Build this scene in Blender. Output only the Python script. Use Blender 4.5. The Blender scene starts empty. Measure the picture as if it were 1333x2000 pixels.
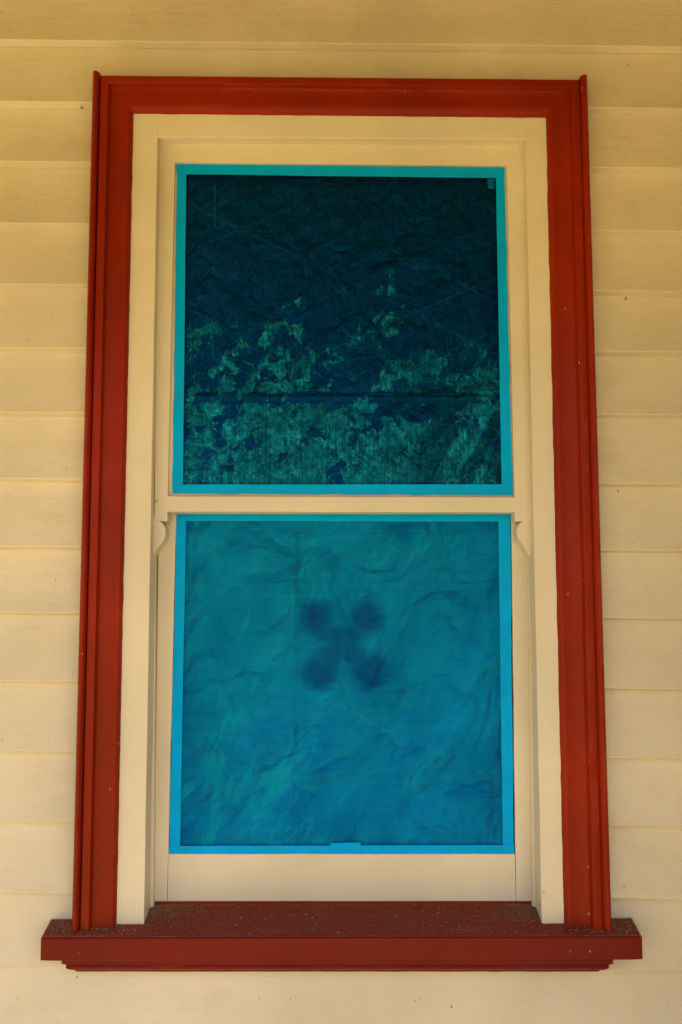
import bpy, math, random
import numpy as np
from mathutils import Vector, noise

random.seed(7)
RNG = np.random.default_rng(11)
S = bpy.context.scene
C = S.collection

# ------------------------------------------------------------------ camera
F_PX, DIST, EYE = 1850.0, 2.10, 1.50           # focal length (2000 px tall picture), metres to wall, eye height
PITCH = math.radians(5.6)
cam_data = bpy.data.cameras.new('camera')
cam_data.sensor_fit = 'VERTICAL'; cam_data.sensor_height = 36.0
cam_data.lens = F_PX / 2000 * 36.0
cam_data.clip_start = 0.05; cam_data.clip_end = 2000
cam = bpy.data.objects.new('camera', cam_data); C.objects.link(cam)
cam.location = (0, -DIST, EYE); cam.rotation_euler = (math.pi / 2 + PITCH, 0, 0)
S.camera = cam

# ------------------------------------------------------------------ sky, sun, exposure
SUN_EL, SUN_AZ = math.radians(54), math.radians(28)   # azimuth measured from straight out of the wall, to the left
world = bpy.data.worlds.new('World'); S.world = world; world.use_nodes = True
wn = world.node_tree; wn.nodes.clear()
sky = wn.nodes.new('ShaderNodeTexSky'); sky.sky_type = 'NISHITA'; sky.sun_disc = False
sky.sun_elevation = SUN_EL
sky.air_density = 1.0; sky.dust_density = 2.5; sky.ozone_density = 1.0
bg = wn.nodes.new('ShaderNodeBackground'); bg.inputs['Strength'].default_value = 0.15
wo = wn.nodes.new('ShaderNodeOutputWorld')
wn.links.new(sky.outputs[0], bg.inputs[0]); wn.links.new(bg.outputs[0], wo.inputs[0])
sd = bpy.data.lights.new('sun', 'SUN'); sd.energy = 4.3; sd.angle = math.radians(0.5); sd.color = (1.0, 0.93, 0.80)
sun = bpy.data.objects.new('sun', sd); C.objects.link(sun)
to_sun = Vector((math.sin(SUN_AZ) * math.cos(SUN_EL), -math.cos(SUN_AZ) * math.cos(SUN_EL), math.sin(SUN_EL)))
sun.rotation_euler = to_sun.to_track_quat('Z', 'Y').to_euler()
sky.sun_rotation = math.atan2(to_sun.x, to_sun.y)
S.view_settings.view_transform = 'Standard'; S.view_settings.look = 'None'
S.view_settings.exposure = 0.75; S.view_settings.gamma = 1.0; S.view_settings.use_curve_mapping = False
S.render.engine = 'CYCLES'
S.cycles.max_bounces = 10; S.cycles.diffuse_bounces = 6

# ------------------------------------------------------------------ measuring: picture measurement -> metres on a plane of depth Y
CP, SP = math.cos(PITCH), math.sin(PITCH)
def at(px, py, Y=0.0):
    u = (px - 666.5) / F_PX; v = (1000 - py) / F_PX
    t = (Y + DIST) / (CP - v * SP)
    return (u * t, EYE + (SP + v * CP) * t)

# ------------------------------------------------------------------ objects
def link(name, me, mat, parent=None):
    o = bpy.data.objects.new(name, me); C.objects.link(o)
    if mat: me.materials.append(mat)
    if parent: o.parent = parent
    return o
def tag(o, label=None, cat=None, group=None, kind=None):
    if label: o['label'] = label
    if cat: o['category'] = cat
    if group: o['group'] = group
    if kind: o['kind'] = kind
    return o
def empty(name, loc, label, cat, group=None):
    o = bpy.data.objects.new(name, None); C.objects.link(o); o.empty_display_size = 0.05
    o.location = loc
    return tag(o, label, cat, group)
def finish(me, smooth=35):
    me.validate(); me.update()
    if smooth:
        me.polygons.foreach_set('use_smooth', [True] * len(me.polygons))
        me.set_sharp_from_angle(angle=math.radians(smooth))
    return me
def mesh(name, v, f, smooth=35):
    me = bpy.data.meshes.new(name); me.from_pydata([tuple(map(float, p)) for p in v], [], f)
    return finish(me, smooth)
def build(name, v, f, mat, parent=None, smooth=17, origin=None):
    """mesh object whose world place is v; origin moves the object's origin there"""
    o0 = Vector(origin) if origin else (Vector(parent.location) if parent else Vector((0, 0, 0)))
    pl = Vector((0, 0, 0))
    if parent:
        q = parent
        while q: pl += q.location; q = q.parent
    if origin is None and parent: o0 = pl
    vv = [(p[0] - o0.x, p[1] - o0.y, p[2] - o0.z) for p in v]
    o = link(name, mesh(name, vv, f, smooth), mat, parent)
    o.location = o0 - pl
    return o

def sweep(ringfn, n, m, cap=True):
    """ringfn(i) -> list of m points for i in 0..n ; closed rings"""
    v = []; f = []
    for i in range(n + 1): v += ringfn(i)
    for i in range(n):
        for j in range(m):
            a = i * m + j; b = i * m + (j + 1) % m
            f.append((a, b, b + m, a + m))
    if cap:
        f.append(tuple(range(m - 1, -1, -1))); f.append(tuple(n * m + j for j in range(m)))
    return v, f

def wob(x, s, amp, seed=0.0):
    return amp * noise.noise(Vector((x * s, seed * 7.3 + 0.5, seed * 1.7)))

def bar(x0, x1, z0, z1, yf, yb, axis='x', r=0.0018, seg=0.03, amp=0.0005, seed=None):
    """board x0..x1, z0..z1 from front yf to back yb. x0,x1,z0,z1 may be (start,end) pairs along the axis; eased front arrises, slightly wavy"""
    if seed is None: seed = random.random() * 50
    P = lambda q: q if isinstance(q, tuple) else (q, q)
    X0, X1, Z0, Z1 = P(x0), P(x1), P(z0), P(z1)
    L = (X1[0] - X0[0]) if axis == 'x' else (Z1[0] - Z0[0])
    n = max(2, int(abs(L) / seg))
    def ring(i):
        t = i / n
        if axis == 'x':
            lo, hi = Z0[0] + (Z0[1] - Z0[0]) * t, Z1[0] + (Z1[1] - Z1[0]) * t
            c = X0[0] + (X1[0] - X0[0]) * t
        else:
            lo, hi = X0[0] + (X0[1] - X0[0]) * t, X1[0] + (X1[1] - X1[0]) * t
            c = Z0[0] + (Z1[0] - Z0[0]) * t
        q = c * 1.0
        lo += wob(q, 9, amp, seed); hi += wob(q, 9, amp, seed + 3)
        y = yf + wob(q, 5, amp, seed + 5)
        a = r
        ps = [(lo, yb), (lo, y + a), (lo + a * .3, y + a * .3), (lo + a, y), (hi - a, y), (hi - a * .3, y + a * .3), (hi, y + a), (hi, yb)]
        if axis == 'x': return [(c, yy, p) for p, yy in ps]
        return [(p, yy, c) for p, yy in reversed(ps)]
    return sweep(ring, n, 8)

# ------------------------------------------------------------------ materials
def mat(name):
    m = bpy.data.materials.new(name); m.use_nodes = True
    nt = m.node_tree; nt.nodes.clear()
    out = nt.nodes.new('ShaderNodeOutputMaterial'); p = nt.nodes.new('ShaderNodeBsdfPrincipled')
    nt.links.new(p.outputs[0], out.inputs[0])
    return m, nt, p
class G:
    def __init__(s, nt): s.nt = nt; s.tc = nt.nodes.new('ShaderNodeTexCoord'); s.geo = nt.nodes.new('ShaderNodeNewGeometry')
    def pos(s, world=True): return s.geo.outputs['Position'] if world else s.tc.outputs['Object']
    def lk(s, a, b): s.nt.links.new(a, b)
    def map(s, vec, scale=(1, 1, 1), rot=(0, 0, 0), loc=(0, 0, 0)):
        n = s.nt.nodes.new('ShaderNodeMapping'); s.lk(vec, n.inputs[0])
        n.inputs['Scale'].default_value = scale; n.inputs['Rotation'].default_value = rot; n.inputs['Location'].default_value = loc
        return n.outputs[0]
    def noise(s, vec, scale, detail=4, rough=0.55, dist=0.0):
        n = s.nt.nodes.new('ShaderNodeTexNoise'); s.lk(vec, n.inputs['Vector'])
        n.inputs['Scale'].default_value = scale; n.inputs['Detail'].default_value = detail
        n.inputs['Roughness'].default_value = rough; n.inputs['Distortion'].default_value = dist
        return n.outputs[0]
    def voro(s, vec, scale, feature='F1', out='Distance', rnd=1.0):
        n = s.nt.nodes.new('ShaderNodeTexVoronoi'); s.lk(vec, n.inputs['Vector']); n.feature = feature
        n.inputs['Scale'].default_value = scale; n.inputs['Randomness'].default_value = rnd
        return n.outputs[out]
    def ramp(s, fac, stops, interp='LINEAR'):
        n = s.nt.nodes.new('ShaderNodeValToRGB'); s.lk(fac, n.inputs[0]); n.color_ramp.interpolation = interp
        e = n.color_ramp.elements
        while len(e) < len(stops): e.new(0.5)
        for el, (p, c) in zip(e, stops):
            el.position = p; el.color = (c, c, c, 1) if isinstance(c, (int, float)) else (*c, 1)
        return n.outputs[0]
    def mix(s, fac, a, b, mode='MIX'):
        n = s.nt.nodes.new('ShaderNodeMix'); n.data_type = 'RGBA'; n.blend_type = mode
        for sock, val in ((n.inputs[0], fac), (n.inputs[6], a), (n.inputs[7], b)):
            if hasattr(val, 'links'): s.lk(val, sock)
            elif isinstance(val, (int, float)): sock.default_value = val if sock == n.inputs[0] else (val, val, val, 1)
            else: sock.default_value = (*val, 1)
        return n.outputs[2]
    def math(s, op, a, b=0.0, c=0.0):
        n = s.nt.nodes.new('ShaderNodeMath'); n.operation = op
        for sock, val in zip(n.inputs, (a, b, c)):
            if hasattr(val, 'links'): s.lk(val, sock)
            else: sock.default_value = val
        return n.outputs[0]
    def sep(s, vec):
        n = s.nt.nodes.new('ShaderNodeSeparateXYZ'); s.lk(vec, n.inputs[0]); return n.outputs
    def bump(s, h, strength, dist, prev=None):
        n = s.nt.nodes.new('ShaderNodeBump'); s.lk(h, n.inputs['Height'])
        n.inputs['Strength'].default_value = strength; n.inputs['Distance'].default_value = dist
        if prev: s.lk(prev, n.inputs['Normal'])
        return n.outputs[0]
    def rnd(s):
        n = s.nt.nodes.new('ShaderNodeObjectInfo'); return n.outputs['Random']

def paint(name, col, grain='x', speck=(0.10, 0.075, 0.03), speck_amt=1.0, rough=0.42, tint=0.06, pale=False, brush=1.0, dirt=0.3, bsc=1.0):
    m, nt, p = mat(name); g = G(nt); P = g.pos()
    st = {'x': (1.0, 22, 22), 'z': (22, 22, 1.0)}[grain]
    fine = g.noise(g.map(P, st), 26 * bsc, 5, .6)
    big = g.noise(P, 2.3, 3, .5)
    dark = tuple(c * (1 - tint * 2.2) for c in col); lite = tuple(min(1, c * (1 + tint)) for c in col)
    c = g.mix(g.ramp(big, [(.3, 0), (.7, 1)]), dark, lite)
    c = g.mix(g.math('MULTIPLY', g.ramp(fine, [(.35, 1), (.7, 0)]), .14), c, tuple(k * .7 for k in col))
    # soft grimy blooms
    grime = g.ramp(g.noise(g.map(P, (1, 1, 1.6), loc=(4, 2, 1)), 7, 6, .65), [(.52, 0), (.78, 1)])
    c = g.mix(g.math('MULTIPLY', grime, dirt), c, tuple(k * q for k, q in zip(col, (.78, .74, .60))))
    # fly specks and flecks
    wv = g.map(P, (1, 1, .62))
    d1 = g.voro(wv, 34); r1 = g.sep(g.voro(wv, 34, out='Color'))[0]
    near = g.ramp(g.noise(P, 3.1, 2), [(.40, 0.0), (.62, 1)])
    rad = g.math('MULTIPLY', g.math('MULTIPLY', g.ramp(r1, [(.62, 0), (1.0, 1)]), near), .055 * speck_amt)
    m1 = g.math('LESS_THAN', d1, rad)
    wv2 = g.map(P, (1, 1, .4), loc=(3, 1, 2))
    d2 = g.voro(wv2, 90); r2 = g.sep(g.voro(wv2, 90, out='Color'))[1]
    m2 = g.math('LESS_THAN', d2, g.math('MULTIPLY', g.ramp(r2, [(.8, 0), (1, 1)]), .08 * speck_amt))
    c = g.mix(g.math('MULTIPLY', m1, .8), c, speck); c = g.mix(g.math('MULTIPLY', m2, .45), c, speck)
    if pale:
        wv3 = g.map(P, (1, 1, .45), loc=(9, 3, 5))
        d3 = g.voro(wv3, 70); r3 = g.sep(g.voro(wv3, 70, out='Color'))[2]
        m3 = g.math('LESS_THAN', d3, g.math('MULTIPLY', g.ramp(r3, [(.74, 0), (1, 1)]), .10))
        c = g.mix(g.math('MULTIPLY', m3, .8), c, (.55, .33, .20))
    g.lk(c, p.inputs['Base Color'])
    rr = g.ramp(g.noise(P, 18, 4), [(.3, rough - .08), (.7, rough + .12)])
    g.lk(rr, p.inputs['Roughness']); p.inputs['Specular IOR Level'].default_value = .12
    b = g.bump(fine, .35 * brush, .0010)
    b = g.bump(g.noise(P, 55, 3, .5), .25 * brush, .0012, b)
    b = g.bump(g.noise(g.map(P, (1, 1, 3) if grain == 'x' else (3, 1, 1)), 6, 2), .5, .004, b)
    g.lk(b, p.inputs['Normal'])
    return m

CREAM = (0.675, 0.61, 0.49)
M_board = paint('cream_board_paint', CREAM, 'x', speck_amt=1.7, dirt=.5, brush=2.2, tint=.075)
M_cream = paint('cream_trim_paint', (0.69, 0.628, 0.515), 'z', speck_amt=.6, rough=.36, dirt=.2)
M_creamx = paint('cream_rail_paint', (0.69, 0.628, 0.515), 'x', speck_amt=.6, rough=.36, dirt=.2)
RED = (0.25, 0.017, 0.003)
M_red = paint('red_trim_paint', RED, 'z', speck=(.06, .008, .004), pale=True, rough=.32, tint=.17, dirt=.35, brush=2.0)
M_redx = paint('red_trim_paint_horizontal', RED, 'x', speck=(.06, .008, .004), pale=True, rough=.32, tint=.17, dirt=.35, brush=2.0)
M_sillfront = paint('red_sill_paint', (.155, .010, .005), 'x', speck=(.06, .01, .006), pale=True, rough=.38, tint=.12, dirt=.2)

def sill_top_mat():
    m, nt, p = mat('dusty_red_sill_paint'); g = G(nt); P = g.pos()
    n = g.noise(g.map(P, (1, 3, 3)), 9, 7, .7)
    gr = g.noise(P, 260, 4, .8)
    f = g.ramp(g.math('ADD', g.math('MULTIPLY', n, .7), g.math('MULTIPLY', gr, .4)), [(.56, 0), (.86, 1)])
    c = g.mix(f, (.180, .018, .010), (.17, .070, .038))
    sw = g.ramp(g.noise(g.map(P, (1, 26, 10), rot=(0, 0, .06)), 5, 4, .6), [(.60, 0), (.72, 1)])
    c = g.mix(g.math('MULTIPLY', sw, .45), c, (.27, .15, .11))
    g.lk(c, p.inputs['Base Color']); p.inputs['Roughness'].default_value = .5; p.inputs['Specular IOR Level'].default_value = .2
    g.lk(g.bump(gr, .6, .0015), p.inputs['Normal'])
    return m
M_silltop = sill_top_mat()

def simple(name, col, rough=.6, sc=20, var=.2, bump=.3):
    m, nt, p = mat(name); g = G(nt); P = g.pos()
    n = g.noise(P, sc, 5, .6)
    g.lk(g.mix(n, tuple(c * (1 - var) for c in col), tuple(min(1, c * (1 + var)) for c in col)), p.inputs['Base Color'])
    p.inputs['Roughness'].default_value = rough
    g.lk(g.bump(n, bump, .003), p.inputs['Normal'])
    return m
M_gap = simple('grimy_gap', (.20, .13, .05), .8, 60, .5)
M_backing = simple('dark_backing', (.03, .035, .04), .8)
M_grit = simple('dust_and_grit', (.20, .115, .06), .9, 60, .6)
M_pale = simple('pale_paint_flake', (.62, .52, .42), .6)
M_speck = simple('dark_cobweb_speck', (.06, .045, .02), .9)

def tape_mat():
    m, nt, p = mat('blue_masking_tape'); g = G(nt); P = g.pos()
    n = g.noise(P, 14, 3); cr = g.noise(P, 420, 3, .6)
    c = g.mix(g.ramp(n, [(.3, 0), (.7, 1)]), (.001, .34, .82), (.001, .39, .95))
    g.lk(c, p.inputs['Base Color']); p.inputs['Roughness'].default_value = .5; p.inputs['Specular IOR Level'].default_value = .03
    b = g.bump(cr, .25, .0006); b = g.bump(g.noise(P, 30, 2), .4, .002, b)
    g.lk(b, p.inputs['Normal'])
    return m
M_tape = tape_mat()
M_tab = simple('dark_blue_tape_tab', (.001, .10, .34), .9)
M_tab.node_tree.nodes['Principled BSDF'].inputs['Specular IOR Level'].default_value = .05

def glass_mat():
    m, nt, p = mat('window_glass'); g = G(nt)
    p.inputs['Base Color'].default_value = (.01, .012, .012, 1); p.inputs['Roughness'].default_value = .03
    p.inputs['Alpha'].default_value = .35
    g.lk(g.bump(g.noise(g.pos(), 4, 2), .05, .002), p.inputs['Normal'])
    return m
M_glass = glass_mat()

def upper_film():
    m, nt, p = mat('shiny_dark_blue_film'); g = G(nt); O = g.pos(False)
    weave = g.noise(g.map(O, (330, 1, 5)), 1.0, 4, .7)
    fine = g.noise(O, 42, 8, .72, .6)
    # pale patches standing in for reflected yard and sky, painted over dark film
    nt_n = nt.nodes.new('ShaderNodeTexNoise'); nt_n.inputs['Scale'].default_value = 16; nt_n.inputs['Detail'].default_value = 9; nt_n.inputs['Roughness'].default_value = .68
    g.lk(O, nt_n.inputs['Vector'])
    wm = nt.nodes.new('ShaderNodeVectorMath'); wm.operation = 'MULTIPLY_ADD'; g.lk(nt_n.outputs['Color'], wm.inputs[0]); wm.inputs[1].default_value = (.085, 0, .085); g.lk(O, wm.inputs[2])
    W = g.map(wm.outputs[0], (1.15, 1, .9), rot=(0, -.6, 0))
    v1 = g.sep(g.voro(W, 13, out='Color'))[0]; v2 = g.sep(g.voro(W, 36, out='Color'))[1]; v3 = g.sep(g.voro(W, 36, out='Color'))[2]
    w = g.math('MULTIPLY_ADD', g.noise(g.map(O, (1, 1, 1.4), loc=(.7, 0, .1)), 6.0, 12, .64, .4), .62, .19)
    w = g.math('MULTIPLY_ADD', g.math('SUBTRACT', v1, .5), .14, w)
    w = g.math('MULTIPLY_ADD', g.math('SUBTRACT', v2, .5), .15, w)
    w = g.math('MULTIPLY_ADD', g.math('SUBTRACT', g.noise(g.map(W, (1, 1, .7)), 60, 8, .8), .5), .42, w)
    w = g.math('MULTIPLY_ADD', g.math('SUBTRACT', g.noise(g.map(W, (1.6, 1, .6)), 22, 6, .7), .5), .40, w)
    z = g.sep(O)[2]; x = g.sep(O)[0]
    lift = g.math('MULTIPLY', g.math('ADD', z, .125), -.62)  # painted reflection grows denser towards the bottom
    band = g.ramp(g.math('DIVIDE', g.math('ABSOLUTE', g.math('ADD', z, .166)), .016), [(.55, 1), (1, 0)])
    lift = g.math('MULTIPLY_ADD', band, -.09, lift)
    refl_mask = g.ramp(g.math('ADD', w, lift), [(.520, 0), (.532, 1)])
    refl_paint = g.mix(g.ramp(fine, [(.38, 0), (.62, 1)]), (.0006, .030, .10), (.004, .25, .44))
    refl_paint = g.mix(g.math('MULTIPLY', g.ramp(v3, [(.2, 0), (.8, 1)]), .45), refl_paint, (.001, .045, .095))
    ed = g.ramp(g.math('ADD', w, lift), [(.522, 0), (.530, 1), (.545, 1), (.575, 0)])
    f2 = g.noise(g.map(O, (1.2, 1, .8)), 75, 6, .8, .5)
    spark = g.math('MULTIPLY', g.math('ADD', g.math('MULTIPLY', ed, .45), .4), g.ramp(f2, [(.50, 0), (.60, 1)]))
    refl_paint = g.mix(g.math('MULTIPLY', spark, .7), refl_paint, (.03, .60, .85))  # glints painted into the patches and along their edges
    refl_paint = g.mix(g.math('MULTIPLY', g.ramp(weave, [(.40, 1), (.54, 0)]), .7), refl_paint, (.001, .04, .085))
    refl_paint = g.mix(g.math('MULTIPLY', g.ramp(g.noise(O, 9, 4, .6), [(.4, 0), (.65, 1)]), .5), refl_paint, (.001, .045, .08))
    dk0 = g.mix(g.ramp(g.math('SUBTRACT', g.noise(g.map(O, rot=(0, .7, 0), scale=(1.6, 1, .7)), 3.5, 5, .6), g.math('MULTIPLY', x, .45)), [(.35, 0), (.75, 1)]), (.0003, .004, .014), (.0006, .026, .115))  # bluish sheen painted into the dark film, fading to the right
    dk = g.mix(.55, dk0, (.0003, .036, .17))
    c = g.mix(refl_mask, dk, refl_paint)
    c = g.mix(g.math('MULTIPLY', g.ramp(weave, [(.5, 0), (.72, 1)]), .22), c, (.003, .13, .22))
    # light and shade of pulled folds painted in, running up to the right
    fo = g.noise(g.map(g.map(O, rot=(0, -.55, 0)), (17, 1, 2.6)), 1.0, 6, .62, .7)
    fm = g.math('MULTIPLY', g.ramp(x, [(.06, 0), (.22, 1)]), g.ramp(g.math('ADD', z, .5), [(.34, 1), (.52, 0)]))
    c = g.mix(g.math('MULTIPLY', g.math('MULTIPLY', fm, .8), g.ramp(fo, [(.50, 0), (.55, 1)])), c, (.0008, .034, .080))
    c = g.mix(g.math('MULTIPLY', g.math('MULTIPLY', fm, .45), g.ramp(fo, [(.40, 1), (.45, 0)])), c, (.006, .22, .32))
    de = g.voro(g.map(W, (1, 1, .5), rot=(0, .25, 0)), 30, feature='DISTANCE_TO_EDGE')
    part = g.ramp(g.noise(O, 13, 5), [(.50, 0), (.58, 1)])
    c = g.mix(g.math('MULTIPLY', g.math('MULTIPLY', g.math('MULTIPLY', g.ramp(de, [(.0, 1), (.022, 0)]), refl_mask), part), .55), c, (.03, .40, .50))
    # pale highlights painted along the pressed fold and an upright fold
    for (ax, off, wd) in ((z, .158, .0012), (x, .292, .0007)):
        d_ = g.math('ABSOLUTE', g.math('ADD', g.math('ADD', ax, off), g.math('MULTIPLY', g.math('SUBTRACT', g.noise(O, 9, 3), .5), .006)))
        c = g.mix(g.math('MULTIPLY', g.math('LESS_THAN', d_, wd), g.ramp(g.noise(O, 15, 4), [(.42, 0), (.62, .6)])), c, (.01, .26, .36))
    # faint crossed reinforcing threads
    s = None
    for sg, off in ((.50, .0), (-.44, .03)):
        d = g.math('ADD', g.math('ADD', z, g.math('MULTIPLY', x, sg)), off)
        d = g.math('ADD', d, g.math('MULTIPLY', g.noise(O, 5, 2), .02))
        pp = g.math('PINGPONG', d, .062)
        l = g.math('LESS_THAN', pp, .0016)
        s = l if s is None else g.math('MAXIMUM', s, l)
    c = g.mix(g.math('MULTIPLY', g.math('MULTIPLY', s, .42), g.ramp(g.noise(O, 6, 3), [(.4, .2), (.65, 1)])), c, (.01, .10, .20))
    # two blurred blue spots
    for (bx, bz, rx, rz) in ((-.305, -.002, .012, .024), (-.262, -.138, .022, .022)):
        dx = g.math('DIVIDE', g.math('SUBTRACT', x, bx), rx); dz = g.math('DIVIDE', g.math('SUBTRACT', z, bz), rz)
        q = g.math('SQRT', g.math('ADD', g.math('MULTIPLY', dx, dx), g.math('MULTIPLY', dz, dz)))
        c = g.mix(g.math('MULTIPLY', g.ramp(q, [(.3, 1), (1, 0)]), .5), c, (.004, .13, .25))
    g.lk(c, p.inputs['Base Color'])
    p.inputs['Metallic'].default_value = .70; p.inputs['Specular IOR Level'].default_value = .5; p.inputs['Specular Tint'].default_value = (.0, .30, 1, 1)
    g.lk(g.ramp(refl_mask, [(0, .10), (1, .20)]), p.inputs['Roughness'])
    b = g.bump(weave, .25, .0004)
    b = g.bump(fine, .8, .006, b)
    rr_ = lambda v_: g.math('ABSOLUTE', g.math('SUBTRACT', v_, .5))
    b = g.bump(rr_(g.noise(g.map(O, (1.1, 1, .9), rot=(0, -.5, 0)), 8, 4, .55, .6)), 1.0, .020, b)
    b = g.bump(rr_(g.noise(g.map(O, (1.2, 1, .8), rot=(0, -.9, 0)), 26, 4, .6, .5)), .55, .005, b)
    b = g.bump(v2, .5, .0020, b)
    g.lk(b, p.inputs['Normal'])
    return m
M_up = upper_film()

def lower_film():
    m, nt, p = mat('matt_blue_film'); g = G(nt); O = g.pos(False)
    weave = g.noise(g.map(O, (4, 1, 420)), 1.0, 4, .75)
    sep = g.sep(O); x, z = sep[0], sep[2]
    big = g.noise(g.map(g.map(O, rot=(0, -.4, 0)), (1.2, 1, .8)), 5, 8, .62, .5)
    hue = g.ramp(g.math('ADD', g.math('ADD', g.math('MULTIPLY', z, -.9), g.math('MULTIPLY', x, .45)), g.math('MULTIPLY', g.noise(O, 3, 4), 1.0)), [(.25, 0), (.80, 1)])
    c = g.mix(g.ramp(big, [(.3, 0), (.7, 1)]), g.mix(hue, (.0006, .088, .26), (.0006, .078, .29)), g.mix(hue, (.003, .215, .47), (.002, .195, .53)))
    c = g.mix(g.math('MULTIPLY', g.ramp(weave, [(.48, 0), (.75, 1)]), .30), c, (.004, .33, .48))
    c = g.mix(g.math('MULTIPLY', g.ramp(weave, [(.25, 1), (.48, 0)]), .25), c, (.001, .06, .12))
    cr = g.math('ABSOLUTE', g.math('SUBTRACT', g.noise(g.map(g.map(O, rot=(0, -.55, 0)), (1.3, 1, .5)), 6, 5, .6, .5), .5))
    c = g.mix(g.math('MULTIPLY', g.math('MULTIPLY', g.ramp(cr, [(.0, 1), (.022, 0)]), g.ramp(g.noise(O, 4, 3), [(.42, 0), (.6, 1)])), .24), c, (.006, .36, .50))  # thin fold highlights painted into the colour
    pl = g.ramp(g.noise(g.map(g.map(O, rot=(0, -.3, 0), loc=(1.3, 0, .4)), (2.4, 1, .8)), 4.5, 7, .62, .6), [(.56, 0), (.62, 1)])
    c = g.mix(g.math('MULTIPLY', g.math('MULTIPLY', pl, g.ramp(g.math('ADD', x, .5), [(.42, 1), (.62, .15)])), .42), c, (.003, .30, .44))  # pale light on folds painted as streaks, stronger to the left
    # blurred four lobed dark mark seen through the film
    wx = g.math('ADD', x, g.math('MULTIPLY', g.math('SUBTRACT', g.noise(O, 16, 6, .6), .5), .048))
    wz = g.math('ADD', z, g.math('MULTIPLY', g.math('SUBTRACT', g.noise(g.map(O, loc=(3, 3, 3)), 16, 6, .6), .5), .048))
    tot = None
    for (bx, bz, rx, rz) in ((-.052, .140, .056, .056), (.062, .142, .058, .060), (-.048, .020, .060, .052), (.070, .022, .056, .058), (.006, .084, .048, .042), (-.022, .108, .046, .034), (.034, .110, .046, .038), (-.020, .056, .046, .036), (.036, .056, .046, .036)):
        dx = g.math('DIVIDE', g.math('SUBTRACT', wx, bx - .006), rx); dz = g.math('DIVIDE', g.math('SUBTRACT', wz, bz), rz)
        q = g.math('SQRT', g.math('ADD', g.math('MULTIPLY', dx, dx), g.math('MULTIPLY', dz, dz)))
        r = g.ramp(q, [(.35, 1), (1.12, 0)], 'EASE')
        if rx < .049: r = g.math('MULTIPLY', r, .80)
        tot = r if tot is None else g.math('MAXIMUM', tot, r)
    c = g.mix(g.math('MULTIPLY', tot, g.ramp(g.noise(O, 11, 5), [(.35, .80), (.65, .93)])), c, (.002, .040, .20))
    g.lk(c, p.inputs['Base Color'])
    p.inputs['Roughness'].default_value = .42; p.inputs['Specular IOR Level'].default_value = .3; p.inputs['Specular Tint'].default_value = (.0, .75, 1, 1)
    b = g.bump(weave, .2, .0004)
    rdg = lambda v_: g.math('ABSOLUTE', g.math('SUBTRACT', v_, .5))
    D1 = g.map(g.map(O, rot=(0, -.7, 0)), (1.1, 1, .85)); D2 = g.map(g.map(O, rot=(0, -.9, 0), loc=(2, 1, 4)), (1.1, 1, .8))
    b = g.bump(rdg(g.noise(D1, 5.5, 3, .5, .5)), 1.0, .075, b)
    b = g.bump(rdg(g.noise(D2, 13, 4, .5, .4)), .7, .018, b)
    g.lk(b, p.inputs['Normal'])
    return m
M_low = lower_film()

# ------------------------------------------------------------------ the verandah the window stands under (setting)
def quadbox(name, x0, x1, y0, y1, z0, z1, m, parent=None):
    v = [(x, y, z) for x in (x0, x1) for y in (y0, y1) for z in (z0, z1)]
    f = [(0, 1, 3, 2), (4, 6, 7, 5), (0, 4, 5, 1), (2, 3, 7, 6), (0, 2, 6, 4), (1, 5, 7, 3)]
    return build(name, v, f, m, parent, smooth=0)
M_ground = simple('dry_grass_ground', (.62, .46, .15), .95, 3, .35)
M_deck = simple('warm_timber_deck', (.68, .51, .22), .6, 12, .2)
M_ceil = simple('cream_ceiling_paint', (.38, .27, .07), .6, 6, .06)
g_ = build('ground', [(-400, -400, -.45), (400, -400, -.45), (400, 400, -.45), (-400, 400, -.45)], [(0, 1, 2, 3)], M_ground, smooth=0)
tag(g_, kind='structure')
for k in range(14):
    y1 = -.03 - k * .14
    o = quadbox('deck_board', -5, 3.2, y1 - .134, y1, -.03, 0.0, M_deck)
    tag(o, kind='structure')
def slab(name, x0, x1, ya, za, yb, zb, th, m):
    v = [(x, y, z + d) for x in (x0, x1) for (y, z) in ((ya, za), (yb, zb)) for d in (0, th)]
    f = [(0, 1, 3, 2), (4, 6, 7, 5), (0, 4, 5, 1), (2, 3, 7, 6), (0, 2, 6, 4), (1, 5, 7, 3)]
    return tag(build(name, v, f, m, None, smooth=0), kind='structure')
slab('verandah_ceiling', -5, 3.2, -1.962, 2.56, -.002, 3.06, .03, M_ceil)
tag(quadbox('verandah_fascia', -5, 3.2, -2.0, -1.965, 2.46, 2.585, M_ceil), kind='structure')
slab('verandah_roof', -5.2, 3.4, -2.12, 2.59, 1.5, 3.52, .03, simple('roof_iron', (.25, .25, .25), .5))
tag(quadbox('unseen_shade_wall', 1.30, 1.4, -1.94, -.03, 0.004, 2.56, M_board), kind='structure')  # unseen wall, added to shade the deck and darken the right side
tag(quadbox('light_leak_backing', -5, 3.2, .14, .16, -.4, 3.1, M_backing), kind='structure')  # unseen dark backing, added so no light leaks in behind the window

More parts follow.
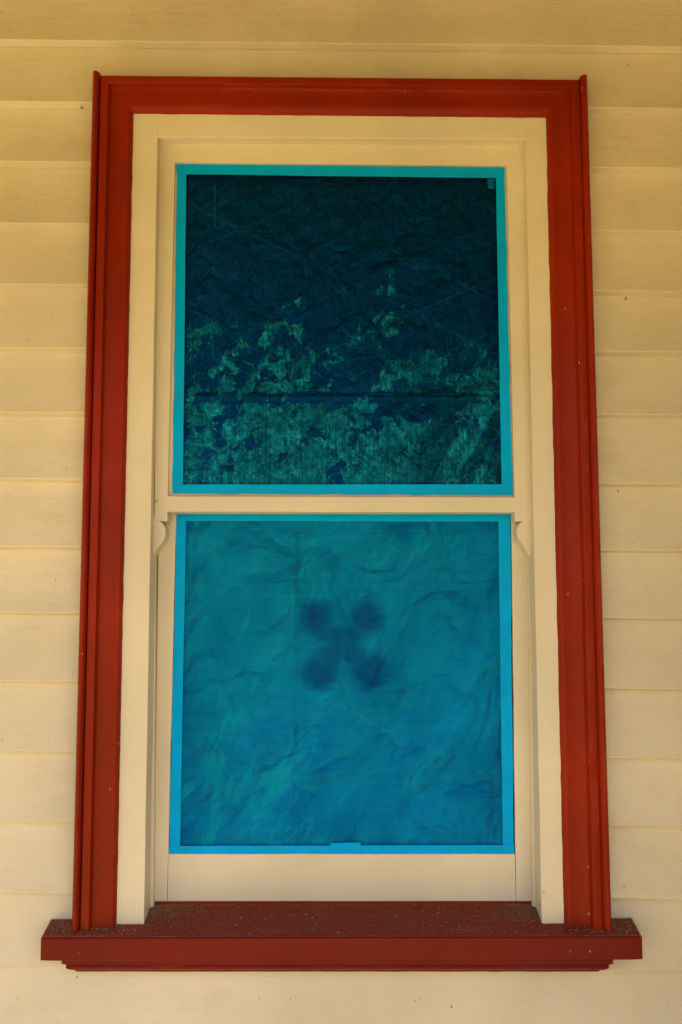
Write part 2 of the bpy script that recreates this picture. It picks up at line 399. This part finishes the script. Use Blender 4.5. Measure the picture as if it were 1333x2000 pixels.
# ------------------------------------------------------------------ weatherboards
LIP = .027
yl = [77, 197, 315, 435, 555, 678, 805, 935, 1067, 1196, 1330, 1467, 1605, 1744, 1885]
yr = [91, 211, 329, 452, 570, 687, 809, 945, 1075, 1208, 1346, 1482, 1614, 1756, 1897]
XL, XR = -5.0, 1.30
rows = []
for a, b in zip(yl, yr):
    (xa, za), (xb, zb) = at(0, a, -LIP), at(1333, b, -LIP)
    k = (zb - za) / (xb - xa); rows.append((za - k * xa, k))
pitch = (rows[0][0] - rows[-1][0]) / (len(rows) - 1); ks = sum(r[1] for r in rows) / len(rows)
rows = [(rows[0][0] + pitch * i, ks) for i in (3, 2, 1)] + rows
while rows[-1][0] > .10: rows.append((rows[-1][0] - pitch, ks))
wall = empty('weatherboard_wall', (0, 0, 0), 'cream painted wall of overlapping horizontal weatherboards around the window', 'wall')
wall['kind'] = 'thing'
def board(x0, x1, i):
    z0, k0 = rows[i]
    z1, k1 = rows[i - 1] if i else (z0 + pitch, k0)
    seed = random.random() * 90; off = random.uniform(-.0012, .0012); lipj = random.uniform(-.0015, .0015)
    n = max(3, int((x1 - x0) / .035))
    def ring(j):
        x = x0 + (x1 - x0) * j / n
        b = z0 + k0 * x + wob(x, 3, .0016, seed) + wob(x, 17, .0005, seed + 2)
        t = z1 + k1 * x + .022
        L = LIP + lipj + wob(x, 2.5, .0012, seed + 4)
        pts = [(.016, b + .002), (-.0058, b + .002), (-.0056, b - .0046), (-L + .0012, b - .0006), (-L + .0003, b + .0002), (-L, b + .0014)]
        H = t - b
        for q in (.12, .3, .5, .7, .86):
            yy = -L * (1 - q) - .004 * q + .0058 * math.sin(math.pi * q) * 1.0
            pts.append((yy + off, b + H * q))
        pts += [(-.004, t), (.016, t)]
        return [(x, y, z) for y, z in pts]
    v, f = sweep(ring, n, 13)
    return build('weatherboard', v, f, M_board, wall)
xcl = at(205, 1000, 0)[0]; xcr = at(1132, 1000, 0)[0]
for i in range(len(rows)):
    zt = rows[i - 1][0] if i else 9; zb = rows[i][0]
    if zb < at(666, 240, 0)[1] and zt > at(666, 1872, 0)[1]:
        board(XL, xcl, i); board(xcr, XR, i)
    else:
        board(XL, XR, i)

# ------------------------------------------------------------------ the sash window
win = empty('sash_window', (0, 0, at(666, 1830, -.07)[1]), 'double hung sash window in cream with a dark red surround and sill', 'window')

win['kind'] = 'thing'
def loft(name, prof, A, B, Cc, D, m, parent, seg=.02, amp=.0004, back=-.020, edge_amp=.0):
    """moulding: prof = [(fraction from outer to inner edge, Y)], A->B outer line, Cc->D inner line (x,z)"""
    L = math.hypot(B[0] - A[0], B[1] - A[1]); n = max(3, int(L / seg)); seed = random.random() * 60
    pr = [(prof[0][0], back)] + prof + [(prof[-1][0], back)]
    def ring(i):
        t = i / n
        ox, oz = A[0] + (B[0] - A[0]) * t, A[1] + (B[1] - A[1]) * t
        ix, iz = Cc[0] + (D[0] - Cc[0]) * t, Cc[1] + (D[1] - Cc[1]) * t
        out = []
        for j, (s, y) in enumerate(pr):
            e = 0.0; fd = min(1, 14 * t, 14 * (1 - t))
            if 0 < j < len(pr) - 1: e = fd * (wob(t * L, 22, amp, seed + j * .37) + wob(t * L, 5, amp, seed + j))
            s2 = s + (fd * (wob(t * L, 24, edge_amp, seed + 9) + wob(t * L, 70, edge_amp * .5, seed + 19)) if j >= len(pr) - 3 else 0)
            out.append((ox + (ix - ox) * s2, y + e, oz + (iz - oz) * s2))
        return out
    v, f = sweep(ring, n, len(pr))
    o = build(name, v, f, m, parent, smooth=42); return o
YA = -.050
oTL, oTR = at(183, 147, YA), at(1146, 157, YA)
oBL, oBR = at(142, 1816, YA), at(1194, 1819, YA)
iTL, iTR = at(258, 214, YA), at(1070, 222, YA)
iBL, iBR = at(224, 1812, YA), at(1106, 1812, YA)
side = [(.20, -.047), (.205, -.0555), (.225, -.057), (.40, -.0570), (.412, -.0555), (.418, -.0465), (.445, -.0430), (.60, -.0405), (.78, -.041), (.86, -.043), (.90, -.0435), (.94, -.042), (.98, -.036), (1.0, -.0305)]
bead = [(0, -.048), (.01, -.058), (.05, -.0625), (.09, -.063), (.13, -.0605), (.16, -.0545), (.175, -.047)]
def lerp(a, b, t): return (a[0] + (b[0] - a[0]) * t, a[1] + (b[1] - a[1]) * t)
arch = empty('architrave', (0, 0, 0), None, None); arch.parent = win
def up(p, dz): return (p[0], p[1] + dz)
head_l = (lerp(oTL, iTL, .20)[0], oTL[1] - .003); head_r = (lerp(oTR, iTR, .20)[0], oTR[1] - .001)
def outer(h, i_): return (i_[0] + (h[0] - i_[0]) / .8, i_[1] + (h[1] - i_[1]) / .8)
loft('side_moulding', side, oBL, outer(head_l, iTL), iBL, iTL, M_red, arch, edge_amp=.012)
loft('outer_bead', bead, oBL, up(oTL, .004), iBL, (iTL[0], oTL[1] + .004), M_red, arch)
side_r = [(.15, -.050) if i == 0 else q for i, q in enumerate(side)]
loft('side_moulding', side_r, oBR, outer(head_r, iTR), iBR, iTR, M_red, arch, edge_amp=.016)
bead_r = [(a_, min(b_, -.053)) for a_, b_ in bead]
loft('outer_bead', bead_r, oBR, up(oTR, .007), iBR, (iTR[0], oTR[1] + .007), M_red, arch)
head = [(.0, -.046), (.005, -.0545), (.02, -.0565), (.235, -.0575), (.255, -.0560), (.263, -.0470), (.295, -.0430), (.34, -.0420), (.55, -.0405), (.72, -.0425), (.84, -.0425), (.92, -.039), (.98, -.034), (1.0, -.0305)]
hTL, hTR = (head_l[0] - .0006, head_l[1]), (head_r[0] + .0006, head_r[1])
loft('head_moulding', head, hTL, hTR, (iTL[0] - .0008, iTL[1]), (iTR[0] + .0008, iTR[1]), M_redx, arch, amp=.0007, edge_amp=.016)

# cream casing boards, flat inside the architrave
YC, YR0 = -.031, .004
def pt(px, py, Y): return at(px, py, Y)
cTLo, cBLo = at(250, 205, YC), at(218, 1815, YC)
cTLi, cBLi = at(308, 268, YC), at(281.5, 1806, YC)
cTRo, cBRo = at(1077, 205, YC), at(1113, 1815, YC)
cTRi, cBRi = at(1027, 272, YC), at(1059, 1808, YC)
v, f = bar((cBLo[0], cTLo[0]), (cBLi[0], cTLi[0]), (cBLi[1], 0), (cTLo[1], 0), YC, .09, 'z', r=.0012, amp=.0005); build('casing', v, f, M_cream, win)
v, f = bar((cBRi[0], cTRi[0]), (cBRo[0], cTRo[0]), (cBRi[1], 0), (cTRo[1], 0), YC, .09, 'z', r=.0012, amp=.0005); build('casing', v, f, M_cream, win)
v, f = bar((cTLi[0] - .0001, 0), (cTRi[0] + .0001, 0), (cTLi[1], cTRi[1]), (cTLo[1], cTLo[1] - .004), YC + .0002, .09, 'x', r=.002, amp=.0004); build('head_casing', v, f, M_creamx, win)

# parting beads beside the sashes
YU, YL_ = .000, .046            # front faces of upper and lower sash
GU, GL = .0135, .056            # film planes
def vbar(name, pa, pb, pc, pd, Y, yb, m, parent, **k):
    """pa,pb left edge bottom/top pixels ; pc,pd right edge bottom/top"""
    A, B, Cx, D = at(*pa, Y), at(*pb, Y), at(*pc, Y), at(*pd, Y)
    v, f = bar((A[0], B[0]), (Cx[0], D[0]), (A[1], 0), (B[1], 0), Y, yb, 'z', **k)
    return build(name, v, f, m, parent)
def hbar(name, pa, pb, pc, pd, Y, yb, m, parent, **k):
    """pa,pb bottom edge left/right pixels ; pc,pd top edge left/right"""
    A, B, Cx, D = at(*pa, Y), at(*pb, Y), at(*pc, Y), at(*pd, Y)
    v, f = bar((A[0], 0), (B[0], 0), (A[1], B[1]), (Cx[1], D[1]), Y, yb, 'x', **k)
    # bar() walks from x0[0] to x1[0]
    return build(name, v, f, m, parent)

# upper sash (outer plane)
us = empty('upper_sash', (0, 0, 0), None, None); us.parent = win
hbar('top_rail', (313, 316.8), (1021.5, 323.3), (313, 262), (1021.5, 262), YU - .0002, .040, M_creamx, us, r=.0005, amp=.0002)
hbar('meeting_rail', (326.8, 999.5), (1006.6, 1000.5), (326.8, 968.5), (1006.6, 970.5), YU - .0003, .040, M_creamx, us)
# glazing rebate (putty) strips between stile and film
vbar('putty', (325, 965), (341, 318), (340, 965), (350, 318), YU + .0105, .03, M_cream, us, amp=.0005)
vbar('putty', (996, 966), (981, 322), (1009, 966), (993, 322), YU + .0105, .03, M_cream, us, amp=.0005)
hbar('putty', (326, 985), (1008, 985), (326, 962.5), (1008, 965), YU + .0108, .03, M_creamx, us, amp=.0005)
hbar('putty', (343, 321.5), (989, 328), (343, 300), (989, 300), YU + .0108, .03, M_creamx, us, amp=.0005)
def horn(sgn, X):
    """scrolled horn under the stile; X maps photo x"""
    pts = [(312, 268), (343, 268), (327.5, 1000), (327.3, 1018), (312.5, 1018), (317, 1020.5), (321, 1026), (323.8, 1034), (324.3, 1042), (322.5, 1050), (318.5, 1058), (312, 1066), (305, 1074), (300.5, 1083), (297.5, 1085), (297, 1040), (302, 1000)]
    if sgn > 0:
        pts = [(1022.5, 268), (989, 268), (1006, 1000), (1006, 1018.5), (1021, 1018.5), (1015, 1022), (1011, 1029), (1009, 1038), (1010, 1047), (1014, 1055), (1021, 1063), (1027, 1072), (1030.5, 1081), (1031.5, 1085), (1046, 1085), (1046, 1040), (1043, 1000)]
    w = [at(a, b, YU) for a, b in pts]; n = len(w)
    v = [(x, YU, z) for x, z in w] + [(x, .045, z) for x, z in w]
    f = [tuple(range(n)), tuple(range(2 * n - 1, n - 1, -1))] + [(i, i + n, (i + 1) % n + n, (i + 1) % n) for i in range(n)]
    if sgn < 0: f = [tuple(reversed(q)) for q in f]
    return build('stile', v, f, M_cream, us, smooth=25)
for s in (-1, 1):
    o = horn(s, None)
    bm_ = o.modifiers.new('eased_edge', 'BEVEL'); bm_.width = .0007; bm_.segments = 2; bm_.limit_method = 'ANGLE'

# lower sash (inner plane)
ls = empty('lower_sash', (0, 0, 0), None, None); ls.parent = win
vbar('stile', (301, 1760), (310, 985), (327, 1760), (345, 985), YL_, .085, M_cream, ls, amp=.0006)
vbar('stile', (1008.5, 1760), (999, 985), (1041, 1760), (1032, 985), YL_, .085, M_cream, ls, amp=.0006)
hbar('bottom_rail', (327.8, 1762), (1007.8, 1762), (327.8, 1668), (1007.8, 1668), YL_ + .0005, .085, M_creamx, ls)
hbar('top_rail', (345.6, 1003.5), (998.4, 1003.5), (345.6, 975), (998.4, 975), YL_ + .0008, .085, M_creamx, ls)
# parting beads and linings, in front of the lower sash stiles
vbar('parting_bead', (290, 1772), (296, 1086), (300, 1766), (304.5, 1086), YL_ - .016, YL_ + .03, M_cream, win, r=.003)
vbar('parting_bead', (1041, 1772), (1032.5, 1086), (1049, 1768), (1039.5, 1086), YL_ - .016, YL_ + .03, M_cream, win, r=.003)
vbar('channel', (276, 1775), (301, 262), (296, 1775), (312, 262), .036, .09, M_gap, win)
vbar('channel', (1045, 1775), (1022, 262), (1064, 1775), (1031, 262), .036, .09, M_gap, win)

# glass
def pane(name, q, Y, m, parent):
    w = [at(a, b, Y) for a, b in q]
    v = [(x, Y, z) for x, z in w] + [(x, Y + .003, z) for x, z in w]
    f = [(0, 1, 2, 3), (7, 6, 5, 4), (0, 4, 5, 1), (1, 5, 6, 2), (2, 6, 7, 3), (3, 7, 4, 0)]
    return build(name, v, f, m, parent, smooth=0)
pane('glass', [(338, 975), (1005, 975), (990, 315), (345, 315)], GU + .006, M_glass, us)
pane('glass', [(330, 1675), (1006, 1675), (999, 1000), (345, 1000)], GL + .008, M_glass, ls)

# ------------------------------------------------------------------ sill
YF = -.078
sl, sr = at(80, 1832, YF), at(1255, 1830, YF)
bl, br = at(80, 1877, YF), at(1255, 1875, YF)
zb_in = at(666, 1765, YL_)[1]
slope = (zb_in - (sl[1] + sr[1]) / 2) / (YL_ - YF)
def ztop(x, y):
    t = (x - sl[0]) / (sr[0] - sl[0])
    return sl[1] + (sr[1] - sl[1]) * t + slope * (y - YF)
sill = empty('sill', (0, 0, 0), None, None); sill.parent = win
# nosing: full width front piece
n = 60; seed = 3.3
def ring(i):
    t = i / n; x = sl[0] + (sr[0] - sl[0]) * t
    zt = ztop(x, YF); zb = bl[1] + (br[1] - bl[1]) * t + wob(x, 12, .0006, 2)
    y = YF + wob(x, 6, .0007, seed) + (.0 if 0 < i < n else .002)
    e = .0012 * (1 if 0 < i < n else .3)
    return [(x, -.004, zb), (x, y + .002, zb), (x, y, zb + .002), (x, y, zt - .003), (x, y + .0012, zt - .0008 - e * .2), (x, y + .004, zt - .0006), (x, -.004, zt - .006)]
v, f = sweep(ring, n, 7); build('sill_nosing', v, f, M_sillfront, sill)
# sloping top board: wide over the horns at the wall, then back to the sash inside the opening
def topgrid(x0, x1, y0, y1, nx, ny, name):
    v = []; f = []
    for j in range(ny + 1):
        for i in range(nx + 1):
            x = x0 + (x1 - x0) * i / nx; y = y0 + (y1 - y0) * j / ny
            v.append((x, y, ztop(x, y) + .0004 + wob(x * 3 + y * 40, 3, .0006, 5) * min(1, j)))
    k = nx + 1
    for j in range(ny):
        for i in range(nx):
            a = j * k + i; f.append((a, a + 1, a + 1 + k, a + k))
    b = len(v)
    # skirt to give thickness
    edge = [i for i in range(k)] + [j * k + nx for j in range(1, ny + 1)] + [ny * k + i for i in range(nx - 1, -1, -1)] + [j * k for j in range(ny - 1, 0, -1)]
    for e in edge: v.append((v[e][0], v[e][1], v[e][2] - .006))
    m_ = len(edge)
    for q in range(m_): f.append((edge[q], b + q, b + (q + 1) % m_, edge[(q + 1) % m_]))
    return build(name, v, f, M_silltop, sill, smooth=60)
topgrid(sl[0] + .001, sr[0] - .001, YF + .0045, -.012, 90, 6, 'sill_horn_top')
xo0, xo1 = at(278, 1790, 0)[0], at(1064, 1790, 0)[0]
topgrid(xo0, xo1, -.0125, YL_ + .03, 70, 10, 'sill_board')
hbar('sash_stop_strip', (300, 1768.5), (1040, 1768.5), (300, 1761), (1040, 1761), YL_ - .004, YL_ + .03, M_redx, sill)

# apron moulding under the sill
apron = empty('apron_moulding', (0, 0, 0), None, None); apron.parent = win
def apron_sweep(name, prof, xl, xr, Y0):
    # prof: (picture row, Y); the ends return to the wall following the same profile
    (x0, _), (x1, _) = at(xl, 1880, Y0), at(xr, 1880, Y0); n = 90
    pz = [(at(666, py, Y)[1], Y) for py, Y in prof]; zt, zbm = pz[0][0], pz[-1][0]
    pz = [(zt, -.010)] + pz + [(zbm, -.010)]; sd_ = random.random() * 40
    def ring(i):
        t = i / n; out = []
        for j, (z, Y) in enumerate(pz):
            ins = (Y - Y0) if 0 < j < len(pz) - 1 else ((pz[1][1] if j == 0 else pz[-2][1]) - Y0)
            x = x0 + ins + (x1 - x0 - 2 * ins) * t
            e = min(1, 20 * t, 20 * (1 - t))
            out.append((x, Y + (e * wob(x, 30, .0007, sd_ + j) if 0 < j < len(pz) - 1 else 0), z + e * wob(x, 45, .0006, sd_ + 7 + j * .5)))
        return out
    v, f = sweep(ring, n, len(pz)); return build(name, v, f, M_sillfront, apron, smooth=42)
apron_sweep('moulding', [(1875, -.062), (1883, -.062), (1884, -.056), (1886, -.0545), (1889, -.056), (1892, -.054), (1894, -.048), (1895, -.040), (1897.3, -.039), (1897.8, -.034)], 121, 1198, -.062)

# ------------------------------------------------------------------ plastic sheets
def sheet(name, q, Y, m, folds, label, nx=200):
    TL, TR, BR, BL = [at(a, b, Y) for a, b in q]
    cx = (TL[0] + TR[0] + BR[0] + BL[0]) / 4; cz = (TL[1] + TR[1] + BR[1] + BL[1]) / 4
    nz = nx; v = []; f = []
    for j in range(nz + 1):
        s = j / nz
        for i in range(nx + 1):
            t = i / nx
            x = (TL[0] * (1 - t) + TR[0] * t) * (1 - s) + (BL[0] * (1 - t) + BR[0] * t) * s
            z = (TL[1] * (1 - t) + TR[1] * t) * (1 - s) + (BL[1] * (1 - t) + BR[1] * t) * s
            lx, lz = x - cx, z - cz
            fade = max(0, min(1, 25 * (t - .022), 25 * (.978 - t), 25 * (s - .02), 25 * (.98 - s)))
            v.append((x, Y - folds(lx, lz, t, s) * fade, z))
    k = nx + 1
    for j in range(nz):
        for i in range(nx):
            a = j * k + i; f.append((a, a + k, a + k + 1, a + 1))
    o = build(name, v, f, m, None, smooth=180, origin=(cx, Y, cz))
    return tag(o, label, 'plastic sheet', 'blue plastic sheets taped over the panes')
def ridge(d, w): return max(0.0, 1 - abs(d) / w)
def crumple(lx, lz, sc, sd, rot):
    c, s_ = math.cos(rot), math.sin(rot); a = lx * c + lz * s_; b = -lx * s_ + lz * c
    h = 0
    for o_, (fr, am) in enumerate(((1, 1), (2.3, .45), (4.9, .22))):
        h += am * (1 - abs(noise.noise(Vector((a * sc * fr, b * sc * fr * .45, sd + o_ * 9)))) * 2)
    return h
def f_up(x, z, t, s):
    h = .0030 * crumple(x, z, 8, 3, -.9) + .0016 * crumple(x, z, 17, 14, .5)
    h += .0035 * ridge(s - .718, .010) + .0016 * ridge(t - .84, .006) + .0022 * ridge(t - .035, .006)
    w = max(0, t - .50) * max(0, s - .30) * 6          # fan of pulled folds at the lower right
    ang = (x * .90 - z * .5) * 60 + 2.5 * noise.noise(Vector((x * 6, z * 6, 3)))
    h += w * .0045 * (abs(math.sin(ang)) - .5)
    return h
def f_lo(x, z, t, s):
    h = .0048 * crumple(x, z, 5, 33, -.55) + .0022 * crumple(x, z, 13, 54, -.8)
    h += .0040 * ridge(t - .352 - .006 * noise.noise(Vector((z * 12, 0, 0))), .012) * (1 if s < .75 else .4)
    h += .0022 * ridge(s - .205, .006) + .0016 * ridge(t - .82, .02)
    h += .0014 * ridge((z - .05) + x * .42 + .004 * noise.noise(Vector((x * 20, 1, 0))), .006) * (1 if -.2 < x < .12 else .3)
    return h
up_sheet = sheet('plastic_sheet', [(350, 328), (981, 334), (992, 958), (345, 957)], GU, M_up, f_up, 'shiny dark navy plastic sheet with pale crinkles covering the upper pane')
lo_sheet = sheet('plastic_sheet', [(352, 1009), (990, 1009), (994, 1662), (340, 1662)], GL, M_low, f_lo, 'mid blue crumpled plastic sheet with dark blotches covering the lower pane')

# ------------------------------------------------------------------ masking tape
def tape(q, Y, label, m=None, amp=.0009, lift=.0, n=90, group='strips of blue masking tape round the panes'):
    """q: outer start, outer end, inner end, inner start (pixels)"""
    a, b, c, d = [at(p_[0], p_[1], Y) for p_ in q]
    horiz = abs(b[0] - a[0]) > abs(b[1] - a[1]); seed = random.random() * 80; K = 5
    v = []; f = []
    for i in range(n + 1):
        t = i / n
        o_ = lerp(a, b, t); i_ = lerp(d, c, t)
        w1 = wob(t, 16, amp * 1.5, seed) + wob(t, 60, amp * .5, seed); w2 = wob(t, 9, amp * .7, seed + 8)
        for k in range(K + 1):
            s = k / K; x, z = lerp(o_, i_, s)
            e = w1 * (1 - s) + w2 * s
            if horiz: z += e
            else: x += e
            dy = wob(t * 8 + s * 1.3, 2.2, .0006, seed + 4)
            v.append((x, Y - .0007 + dy - lift * s, z))
    k1 = K + 1
    for i in range(n):
        for k in range(K):
            p_ = i * k1 + k; f.append((p_, p_ + 1, p_ + 1 + k1, p_ + k1))
    cx = sum(p_[0] for p_ in v) / len(v); cz = sum(p_[2] for p_ in v) / len(v)
    # orient so that normals face the viewer
    A, B, D_ = Vector(v[0]), Vector(v[1]), Vector(v[k1])
    if (B - A).cross(D_ - A).y > 0: f = [tuple(reversed(x)) for x in f]
    # second skin behind for thickness
    nb = len(v); v += [(x, y + .00025, z) for x, y, z in v]; f += [tuple(reversed([i + nb for i in q_])) for q_ in f]
    o = build('masking_tape', v, f, m or M_tape, None, smooth=60, origin=(cx, Y, cz))
    return tag(o, label, 'tape', group)
YT = GU - .0050
tape([(345, 320.5), (986, 328), (985, 348), (345, 340.5)], YT - .0006, 'blue tape strip along the top edge of the dark upper sheet', lift=-.0)
tape([(346.5, 321), (337, 963), (357.5, 961), (364.5, 323)], YT, 'blue tape strip down the left edge of the dark upper sheet')
tape([(985.5, 329), (1002, 965), (980.5, 963), (968.5, 331)], YT, 'blue tape strip down the right edge of the dark upper sheet')
tape([(337, 964), (1002, 967), (1001, 946), (337, 946.5)], YT - .0012, 'blue tape strip along the bottom edge of the dark upper sheet')
YT2 = GL - .0040
tape([(346, 1001), (998, 1001), (998, 1019), (346, 1017.5)], YT2 - .0006, 'blue tape strip along the top edge of the lower sheet, just under the meeting rail')
tape([(346, 1004), (330.5, 1668), (352, 1668), (364, 1006)], YT2 - .0010, 'blue tape strip down the left edge of the lower sheet')
tape([(997, 1004), (1003.5, 1668), (982.5, 1668), (973.5, 1006)], YT2 - .0002, 'blue tape strip down the right edge of the lower sheet')
tape([(328.5, 1671), (1004.5, 1670.5), (1004.5, 1650.5), (328.5, 1652)], YT2 - .0016, 'blue tape strip along the bottom edge of the lower sheet')
tape([(644, 1670), (707, 1670), (704.5, 1645.5), (646, 1646.5)], YT2 - .0024, 'short patch of blue tape midway along the bottom of the lower sheet', n=12, group='small pieces of blue tape')
tape([(363, 1018.5), (377, 1018.5), (374.5, 1038), (364, 1038)], YT2 + .0004, 'small darker blue tape tab in the top left corner of the lower sheet', M_tab, n=6, amp=.0002, group='small pieces of blue tape')
tape([(954, 1018.5), (969, 1018.5), (966.5, 1041), (956, 1041)], YT2 + .0004, 'small darker blue tape tab in the top right corner of the lower sheet', M_tab, n=6, amp=.0002, group='small pieces of blue tape')
tape([(952, 349), (966, 349), (965, 369.5), (953.5, 369)], YT + .0004, 'small darker blue tape tab in the top right corner of the upper sheet', M_tab, n=6, amp=.0002, group='small pieces of blue tape')

# ------------------------------------------------------------------ dust, grit, cobweb scraps
def crumbs(name, pts, m, label, cat='debris'):
    v = []; f = []
    for (x, y, z, r) in pts:
        b = len(v)
        for dx, dy, dz in ((1, -.4, -.5), (-.8, -.6, -.5), (0, .9, -.5), (.1, -.1, .8)):
            v.append((x + r * dx * random.uniform(.6, 1.3), y + r * dy * random.uniform(.6, 1.3), z + r * dz * random.uniform(.6, 1.2)))
        f += [(b, b + 1, b + 3), (b + 1, b + 2, b + 3), (b + 2, b, b + 3), (b, b + 2, b + 1)]
    o = build(name, v, f, m, None, smooth=0)
    return tag(o, label, cat, None, 'stuff')
P_ = []; Q_ = []
def dust(x, y, r): P_.append((x, y, ztop(x, y) + .001 + r * .3, r))
xA0, xA1 = at(142, 1815, -.05)[0], at(224, 1815, -.05)[0]
for _ in range(10000):
    k = random.random()
    if k < .36:
        left = k < .19
        c0 = (sl[0] + .075) if left else (sr[0] - .06)
        x = c0 + random.gauss(0, .055) * (1 if left else -1)
        x = min(max(x, sl[0] + .004), sr[0] - .004)
        y = -.014 - abs(random.gauss(0, .026)); y = max(y, YF + .004)
    elif k < .72:    # heaps in the two inner corners
        sgn = random.choice((-1, 1)); d = abs(random.gauss(0, .05)); e = abs(random.gauss(0, .030))
        x = (xo0 + d) if sgn < 0 else (xo1 - d); y = max(YF + .004, YL_ - .004 - e - .3 * max(0, .05 - d) * random.random())
    elif k < .84:
        x = random.uniform(xo0, xo1); y = YL_ - .004 - abs(random.gauss(0, .005))
    else:
        x = random.uniform(sl[0] + .01, sr[0] - .01); y = random.uniform(YF + .004, YL_ - .005 if xo0 < x < xo1 else -.045)
    dust(x, y, random.choice((.0007, .0010, .0013)))
crumbs('sill_dust', P_, M_grit, 'brown dust and grit lying along the red window sill')
for _ in range(120):
    x = random.uniform(sl[0] + .01, sr[0] - .01)
    y = random.uniform(YF + .006, YL_ - .006) if xo0 < x < xo1 else random.uniform(YF + .006, -.05)
    Q_.append((x, y, ztop(x, y) + .0012, random.choice((.0006, .0008, .0012))))
crumbs('paint_flakes', Q_, M_pale, 'tiny pale flakes scattered over the red window sill')
R_ = []
def onwall(px, py, n, sp, r, Y=-.030):
    for _ in range(n):
        x, z = at(px + random.gauss(0, sp), py + random.gauss(0, sp * 1.4), Y); R_.append((x, Y - .0002, z, r * random.uniform(.5, 1.3)))
onwall(1196, 1326, 14, 3, .0010, -.018); onwall(1195, 1352, 4, 2, .0008, -.024); onwall(1175, 1898, 2, 1, .0014, -.028); onwall(77, 409, 3, 2.4, .0010, -.022)
onwall(1227, 126, 2, .8, .0014, -.010); onwall(1158, 190, 3, 2, .0009, -.026); onwall(1163, 322, 6, 4, .0007, -.026); onwall(1250, 462, 2, 4, .0010, -.028)
onwall(1312, 25, 14, 12, .0010, -.018); onwall(120, 190, 26, 22, .0006, -.024); onwall(130, 440, 16, 16, .0007, -.028); onwall(145, 900, 8, 7, .0007, -.024)
onwall(1008, 1055, 14, 5, .0010, YL_ - .001); onwall(1010, 1085, 7, 4, .0006, YL_ - .001); onwall(334, 1004, 6, 3, .0010, YL_ - .002); onwall(313, 286, 8, 3, .0009, -.001)
onwall(307, 979, 4, 2, .0012, -.001); onwall(320, 1020, 8, 3, .0010, .004); onwall(1062, 1742, 8, 3, .0012, -.033); onwall(1185, 1908, 2, 1, .0009, -.012)
crumbs('cobweb_scraps', R_, M_speck, 'dark insect specks and cobweb scraps stuck to the cream boards and sashes')
# nail head and paint blob
def disc(name, px, py, Y, r, m, label, cat, sx=1.0):
    cx, cz = at(px, py, Y); v = [(cx, Y - .0018, cz)]; f = []
    for k in range(12):
        a = k * math.pi / 6; v.append((cx + r * sx * math.cos(a), Y - .0012, cz + r * math.sin(a)))
    for k in range(12):
        a = k * math.pi / 6; v.append((cx + 1.15 * r * sx * math.cos(a), Y + .003, cz + 1.15 * r * math.sin(a)))
    for k in range(12):
        n_ = (k + 1) % 12; f += [(0, 1 + n_, 1 + k), (1 + k, 1 + n_, 13 + n_, 13 + k)]
    f = [tuple(reversed(q)) for q in f]
    o = build(name, v, f, m, None, smooth=40, origin=(cx, Y, cz)); return o
o = disc('nail_head', 160, 210, -.024, .0028, simple('galvanised_nail', (.30, .30, .26), .5), None, None)
o.parent = wall
o = disc('paint_drip', 246, 1888, -.052, .0028, M_pale, None, None, 1.5); o.parent = win; o.location.z -= win.location.z
S.render.resolution_x = 682; S.render.resolution_y = 1024
